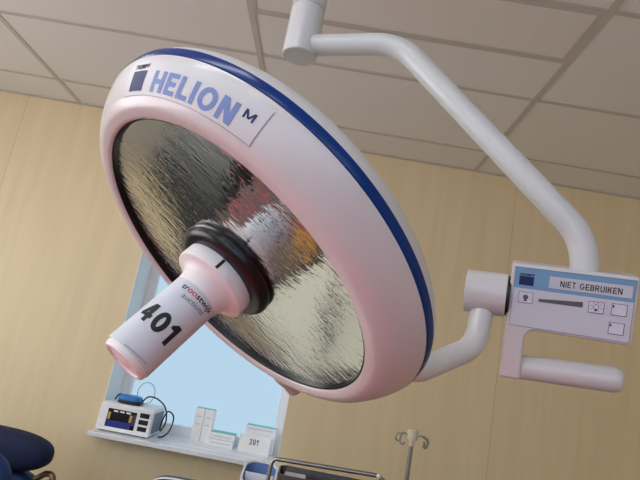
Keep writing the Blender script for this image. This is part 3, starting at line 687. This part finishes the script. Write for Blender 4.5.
for x in (-2.6, -1.63):
    for y in (.75, 1.69): MB().tube([(x, y, 0), (x, y, .085)], .02, 14).build('leg', M['black'], bn, bq)
LCB = Vector((-2.35, 2.70, 0))
lc = thing('added_cabinet', LCB, 'low charcoal cabinet in the corner of the far wall, added for a dark patch in the reflector', 'cabinet')  # unseen filler, darkens the mirror where it would catch beige wall
MB().box((-3.15, 2.42, .06), (-1.78, 2.98, .66)).build('body', M['grey_vinyl'], lc, LCB, bevel=.006)
MB().box((-3.12, 2.46, 0), (-1.81, 2.95, .06)).build('plinth', M['black'], lc, LCB)
for k in range(3):
    dr = MB().box((-3.13+.452*k, 2.40, .08), (-2.685+.452*k, 2.419, .64)).build('door', M['grey_vinyl'], lc, LCB, bevel=.003)
    MB().tube([(-2.72+.452*k, 2.385, .40), (-2.72+.452*k, 2.385, .52)], .006, 10).build('handle', M['steel'], dr, LCB)
def cloth(x0, x1, y0, y1, z, t, seed, fr=None):
    rnd = random.Random(seed); ph = [rnd.uniform(0, 6.3) for _ in range(4)]; m = MB(); nx, ny = 30, 30; vs = []
    for s in (0, 1):
        for j in range(ny+1):
            for i in range(nx+1):
                x = x0+(x1-x0)*i/nx; y = y0+(y1-y0)*j/ny
                wv = .006*(1+sin(14*x+9*y+ph[0]))+.004*(1+sin(23*y-11*x+ph[1]))
                q = (x+.008*sin(9*y+ph[2]), y+.008*sin(11*x+ph[3]), z if s == 0 else z+t+wv); vs.append(fr(*q) if fr else q)
    n1 = (nx+1)*(ny+1); fs = []
    for j in range(ny):
        for i in range(nx):
            q = (j*(nx+1)+i, j*(nx+1)+i+1, (j+1)*(nx+1)+i+1, (j+1)*(nx+1)+i); fs.append(q[::-1]); fs.append(tuple(k+n1 for k in q))
    edge = [i for i in range(nx)]+[j*(nx+1)+nx for j in range(ny)]+[ny*(nx+1)+i for i in range(nx, 0, -1)]+[j*(nx+1) for j in range(ny, 0, -1)]
    for k in range(len(edge)): a, b2 = edge[k], edge[(k+1) % len(edge)]; fs.append((a, b2, b2+n1, a+n1))
    return m.add(vs, fs)
sh = cloth(.012, .49, -.485, .73, .7005, .012, 3, cr).build('added_sheet', M['linen'], base=cr(.28, 0, .70))  # added pale surface for the bright lower right of the reflector
tag(sh, 'cream linen sheet spread over the right half of the charcoal couch, added for a pale reflection', 'sheet')
sp_ = MB().box((-.17, -.018, .7345), (.30, .018, .739), lambda x, y, z: Vector((-.40+x*cos(1.27)-y*sin(1.27), 1.12+x*sin(1.27)+y*cos(1.27), z))).build('added_strap', M['black'], base=Vector((-.40, 1.12, .7345)))  # added to give the reflector its dark stripe
tag(sp_, 'black webbing strap lying across the cream linen sheet, added for a dark stripe in the reflector', 'strap')
def quilt():
    m = bpy.data.materials.new('added_blanket'); m.use_nodes = True; nt = m.node_tree; b = nt.nodes['Principled BSDF']
    tc = nt.nodes.new('ShaderNodeTexCoord'); nz = nt.nodes.new('ShaderNodeTexNoise'); nz.inputs['Scale'].default_value = 14
    nt.links.new(tc.outputs['Object'], nz.inputs['Vector'])
    rp = nt.nodes.new('ShaderNodeValToRGB'); rp.color_ramp.elements[0].position = .35; rp.color_ramp.elements[1].position = .65
    rp.color_ramp.elements[0].color = lin((84,80,80))+(1,); rp.color_ramp.elements[1].color = lin((118,104,98))+(1,)
    nt.links.new(nz.outputs['Fac'], rp.inputs['Fac']); cur = rp.outputs['Color']
    wob = nt.nodes.new('ShaderNodeVectorMath'); wob.operation = 'MULTIPLY_ADD'; nt.links.new(nz.outputs['Color'], wob.inputs[0]); wob.inputs[1].default_value = (.08,.08,0); nt.links.new(tc.outputs['Object'], wob.inputs[2])
    q0 = cr(-.27, 0, 0)
    for px, py, r, col in PRINT:
        d = nt.nodes.new('ShaderNodeVectorMath'); d.operation = 'DISTANCE'; nt.links.new(wob.outputs[0], d.inputs[0]); d.inputs[1].default_value = (px-q0.x+.04, py-q0.y+.04, .025)
        l = nt.nodes.new('ShaderNodeMath'); l.operation = 'LESS_THAN'; nt.links.new(d.outputs['Value'], l.inputs[0]); l.inputs[1].default_value = r
        mx = nt.nodes.new('ShaderNodeMix'); mx.data_type = 'RGBA'; nt.links.new(l.outputs[0], mx.inputs['Factor']); nt.links.new(cur, mx.inputs['A']); mx.inputs['B'].default_value = lin(col)+(1,); cur = mx.outputs['Result']
    nt.links.new(cur, b.inputs['Base Color']); b.inputs['Roughness'].default_value = .85
    return m
PRINT = [(-1.17,1.20,.06,(214,80,112)), (-1.05,1.03,.05,(190,60,90)), (-1.10,1.10,.035,(190,60,90)), (-.98,1.24,.045,(120,70,140)), (-.85,.97,.06,(92,82,112)), (-.755,1.10,.03,(70,125,120)), (-.68,.90,.085,(214,160,84)), (-.655,.83,.06,(205,146,74))]  # blanket colours set where the reflector should show coloured patches
M['quilt'] = quilt()
qb = cloth(-.585, -.012, -.485, .42, .7005, .018, 8, cr).build('added_blanket', M['quilt'], base=cr(-.27, 0, .70))  # invented carrier for the colours in the reflector
tag(qb, 'grey blanket with pink, violet, teal and orange spots on the left half of the couch, added for coloured reflections', 'blanket')
ob = Vector((-.60, .28, 0))
ot = thing('bounce_table', ob, 'unseen table with a dusty rose padded top, added below the lamp for pink bounce', 'operating table')  # added below the frame to bounce pink light up at the lamp
MB().box((-1.50, -.10, .85), (.30, .65, .95), None).build('padding', M['rose'], ot, ob, bevel=.03)
MB().box((-1.47, -.07, .81), (.27, .62, .85)).build('table_frame', M['darksteel'], ot, ob, bevel=.01)
MB().box((-.80, .12, .10), (-.40, .44, .81)).build('column', M['steel'], ot, ob, bevel=.02)
MB().box((-1.1, -.03, 0), (-.1, .58, .10)).build('base', M['darksteel'], ot, ob, bevel=.03)

# ------------------------------------------------------------------ camera, world, output look
cam = bpy.data.cameras.new('camera'); co_ = bpy.data.objects.new('camera', cam); C.objects.link(co_)
F, yaw, pitch, roll = 534.82, -.0342, .2117, .1817
fw = Vector((sin(yaw)*cos(pitch), cos(yaw)*cos(pitch), sin(pitch))); rt = Vector((cos(yaw), -sin(yaw), 0)); up = rt.cross(fw)
r2 = rt*cos(roll)+up*sin(roll); u2 = -rt*sin(roll)+up*cos(roll)
co_.matrix_world = Matrix(((r2.x, u2.x, -fw.x, 0), (r2.y, u2.y, -fw.y, 0), (r2.z, u2.z, -fw.z, CAMZ), (0, 0, 0, 1)))
cam.sensor_width = 36; cam.lens = F*36/640; cam.clip_start = .05
SC.camera = co_
wd = bpy.data.worlds.new('world'); SC.world = wd; wd.use_nodes = True
wd.node_tree.nodes['Background'].inputs['Color'].default_value = (.6, .7, .85, 1); wd.node_tree.nodes['Background'].inputs['Strength'].default_value = .5
SC.view_settings.view_transform = 'Standard'; SC.view_settings.look = 'None'; SC.view_settings.gamma = 1; SC.view_settings.use_curve_mapping = False
SC.view_settings.exposure = 0.32
SC.cycles.use_denoising = True; SC.cycles.max_bounces = 10; SC.cycles.diffuse_bounces = 6
try: SC.cycles.denoiser = 'OPENIMAGEDENOISE'
except Exception: pass
